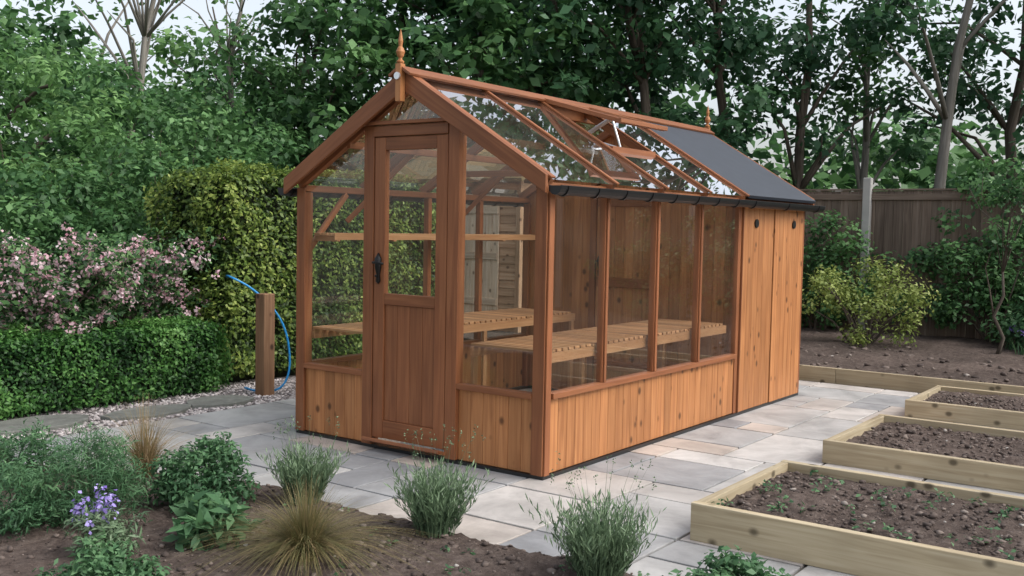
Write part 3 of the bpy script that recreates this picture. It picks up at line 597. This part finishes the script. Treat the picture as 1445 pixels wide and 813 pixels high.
# ---------------------------------------------------------------- foreground plants
def lavender(name,x,y,h,rad,ns=320,mat=L_LAV,flower=True):
    o=empty(name); z0=soil_front(x,y)
    a=rng.random(ns)*6.28; q=np.sqrt(rng.random(ns)); B=np.stack([x+np.cos(a)*q*rad*.45,y+np.sin(a)*q*rad*.45,np.full(ns,z0)],1)
    D=np.stack([np.cos(a),np.sin(a),np.zeros(ns)],1); Ls=h*rng.uniform(.45,1.15,ns)*(1-.2*q); sp=rad*.75/h*q*rng.uniform(.4,1.5,ns); dr=np.full(ns,.1)
    V,F=ribbons(B,D,Ls,np.full(ns,.005),sp,dr,4); fast_mesh('stems',V,F,mat,np.repeat(rng.random(ns)*.5+.2,10),o)
    m=14; s=np.tile(np.linspace(.12,1,m),ns)[:,None]; Br=np.repeat(B,m,0); Dr=np.repeat(D,m,0); Lr=np.repeat(Ls,m)[:,None]; spr=np.repeat(sp,m)[:,None]
    P=Br+Dr*Lr*spr*s**1.4+np.array([0,0,1.])*Lr*(s-.12*s*s)
    ax=nrm(rng.normal(size=P.shape)*np.array([.7,.7,.3])+np.array([0,0,1.6])+Dr*.4)
    leaf_obj('leaves',P,np.cross(ax,rng.normal(size=P.shape)),rng.uniform(.028,.055,len(P)),np.clip(rng.random(len(P))*.55+.45*s[:,0],0,1),mat,.075,o,axis=ax,fold=0)
    if flower:
        k=22; a=rng.random(k)*6.28; B=np.stack([x+np.cos(a)*rad*.3,y+np.sin(a)*rad*.3,np.full(k,z0+.1)],1); D=np.stack([np.cos(a),np.sin(a),np.zeros(k)],1)
        Lk=h*rng.uniform(.85,1.15,k); spk=rng.uniform(.1,.5,k)
        V,F=ribbons(B,D,Lk,np.full(k,.0035),spk,np.full(k,.05),4); fast_mesh('flower_stalks',V,F,mat,np.repeat(rng.random(k)*.6,10),o)
        tip=B+D*(Lk*spk)[:,None]+np.array([0,0,1.])*(Lk*.95)[:,None]; P=np.repeat(tip,7,0)+rng.normal(size=(k*7,3))*np.array([.003,.003,.012]); leaf_obj('buds',P,rng.normal(size=P.shape),np.full(len(P),.011),rng.random(len(P)),mat,.3,o)
lavender('lavender_plant',-1.23,.616,.30,.19,280); lavender('lavender_plant.001',-1.21,-.235,.33,.21,300); lavender('lavender_plant.002',-1.25,-1.13,.34,.23,320)
def tuft(name,x,y,h,rad,n,mat,width=.004,t0=0,t1=1,spr=1.0,dr=.45):
    z0=soil_front(x,y); a=rng.random(n)*6.28+rng.normal(size=n)*.1; B=np.stack([x+np.cos(a)*rad*.12*rng.random(n),y+np.sin(a)*rad*.12*rng.random(n),np.full(n,z0)],1); D=np.stack([np.cos(a),np.sin(a),np.zeros(n)],1)
    D=D+rng.normal(size=(n,3))*np.array([.25,.25,0])
    q=rng.random(n); V,F=ribbons(B,D,h*rng.uniform(.5,1.6,n),np.full(n,width),q*spr*rad/h,dr*q+.15,7); fast_mesh(name,V,F,mat,np.repeat(np.clip(rng.uniform(t0,t1,n),0,1),16))
tuft('sedge_grass',-1.83,-.04,.29,.40,1900,L_GRASS,.0034,0,.8,1.15,.85); tuft('sedge_grass.001',-1.47,1.62,.36,.36,1000,L_GRASS,.0032,.4,1,1.1,.7)
def bush(name,x,y,h,rx,ncl,nper,leaf,mat,w=.12,clr=.09,flower=None):
    o=empty(name); z0=soil_front(x,y); d=nrm(rng.normal(size=(ncl,3))); d[:,2]=np.abs(d[:,2]); C=np.array([x,y,z0+.03])+d*(rng.random(ncl)**.35)[:,None]*np.array([rx,rx,h])
    mb=MB(); 
    for k in range(0,ncl,2): q=Vector(C[k]); b0=Vector((x,y,z0)); mb.tube([b0,b0.lerp(q,.5)+Vector((0,0,.03)),q],[.004,.003,.001],4)
    mb.build('stems',SG,o)
    P,Nn,dd=clump_pts(C,rng.uniform(.7,1.2,ncl)*clr,nper); P[:,2]=np.maximum(P[:,2],z0)
    leaf_obj('leaves',P,Nn,rng.uniform(.6,1.3,len(P))*leaf,np.clip(.35*np.repeat(rng.random(ncl),nper)+.35*rng.random(len(P))+.3*(P[:,2]-z0)/h,0,1),mat,w,o)
    if flower:
        top=C[C[:,2]>z0+h*.5]; top=top+np.array([0,0,.07]); P,Nn,dd=clump_pts(top,np.full(len(top),.03),14,zs=1.5); leaf_obj('flowers',P,Nn,rng.uniform(.012,.024,len(P)),rng.random(len(P)),flower,.42,o)
SG=plain('green_stem',(.06,.1,.04),.7)
bush('catmint_plant',-1.6,.953,.33,.24,80,55,.035,L_HERB,.2,.07)
bush('fennel_plant',-2.07,1.146,.38,.27,95,90,.045,L_HERB,.05,.08)
bush('fennel_plant.001',-1.95,2.05,.27,.26,60,60,.04,L_HERB,.1,.08)
bush('wallflower_plant',-2.33,.653,.19,.13,36,30,.045,L_LAV,.11,.05,L_PURP)
bush('broadleaf_plant',-1.93,.48,.14,.16,24,14,.10,L_HERB,.17,.07)
bush('geranium_plant',-1.22,-1.68,.15,.22,50,45,.035,L_HERB,.3,.07)
bush('fennel_plant.002',-2.35,1.25,.28,.2,46,60,.04,L_HERB,.1,.08)
bush('catmint_plant.001',-1.62,2.9,.12,.12,20,40,.03,L_HERB,.2,.05)
bush('catmint_plant.002',-2.6,.25,.16,.2,36,50,.035,L_HERB,.2,.07)
P=[]
for k in range(60):
    c=(random.uniform(-.38,.6),-1.25-1.9*random.random()**1.3,.15)
    for q in range(9): P.append((c[0]+random.gauss(0,.018),c[1]+random.gauss(0,.018),c[2]+random.uniform(0,.03)))
P=np.array(P); leaf_obj('seedlings',P,rng.normal(size=P.shape)*.5+np.array([0,0,1]),rng.uniform(.015,.035,len(P)),rng.random(len(P)),L_HERB,.3)
P=[]
for k in range(40):
    y=random.uniform(-1.5,2.2); x=edge_x(y)-random.uniform(.1,1.2); 
    for q in range(8): P.append((x+random.gauss(0,.015),y+random.gauss(0,.015),soil_front(x,y)+random.uniform(0,.02)))
P=np.array(P); leaf_obj('seedlings.001',P,rng.normal(size=P.shape)*.5+np.array([0,0,1]),rng.uniform(.015,.03,len(P)),rng.random(len(P)),L_HERB,.3)
n=150; C=np.stack([rng.uniform(-3,15,n),rng.uniform(-9.5,-8,n),rng.uniform(.2,2.8,n)],1)  # unseen leaf row, added so the side glass has foliage to reflect
P,Nn,dd=clump_pts(C,rng.uniform(.6,1.0,n),55); leaf_obj('unseen_reflected_hedge',P,Nn,rng.uniform(.12,.2,len(P)),rng.random(len(P)),L_MID,.33)
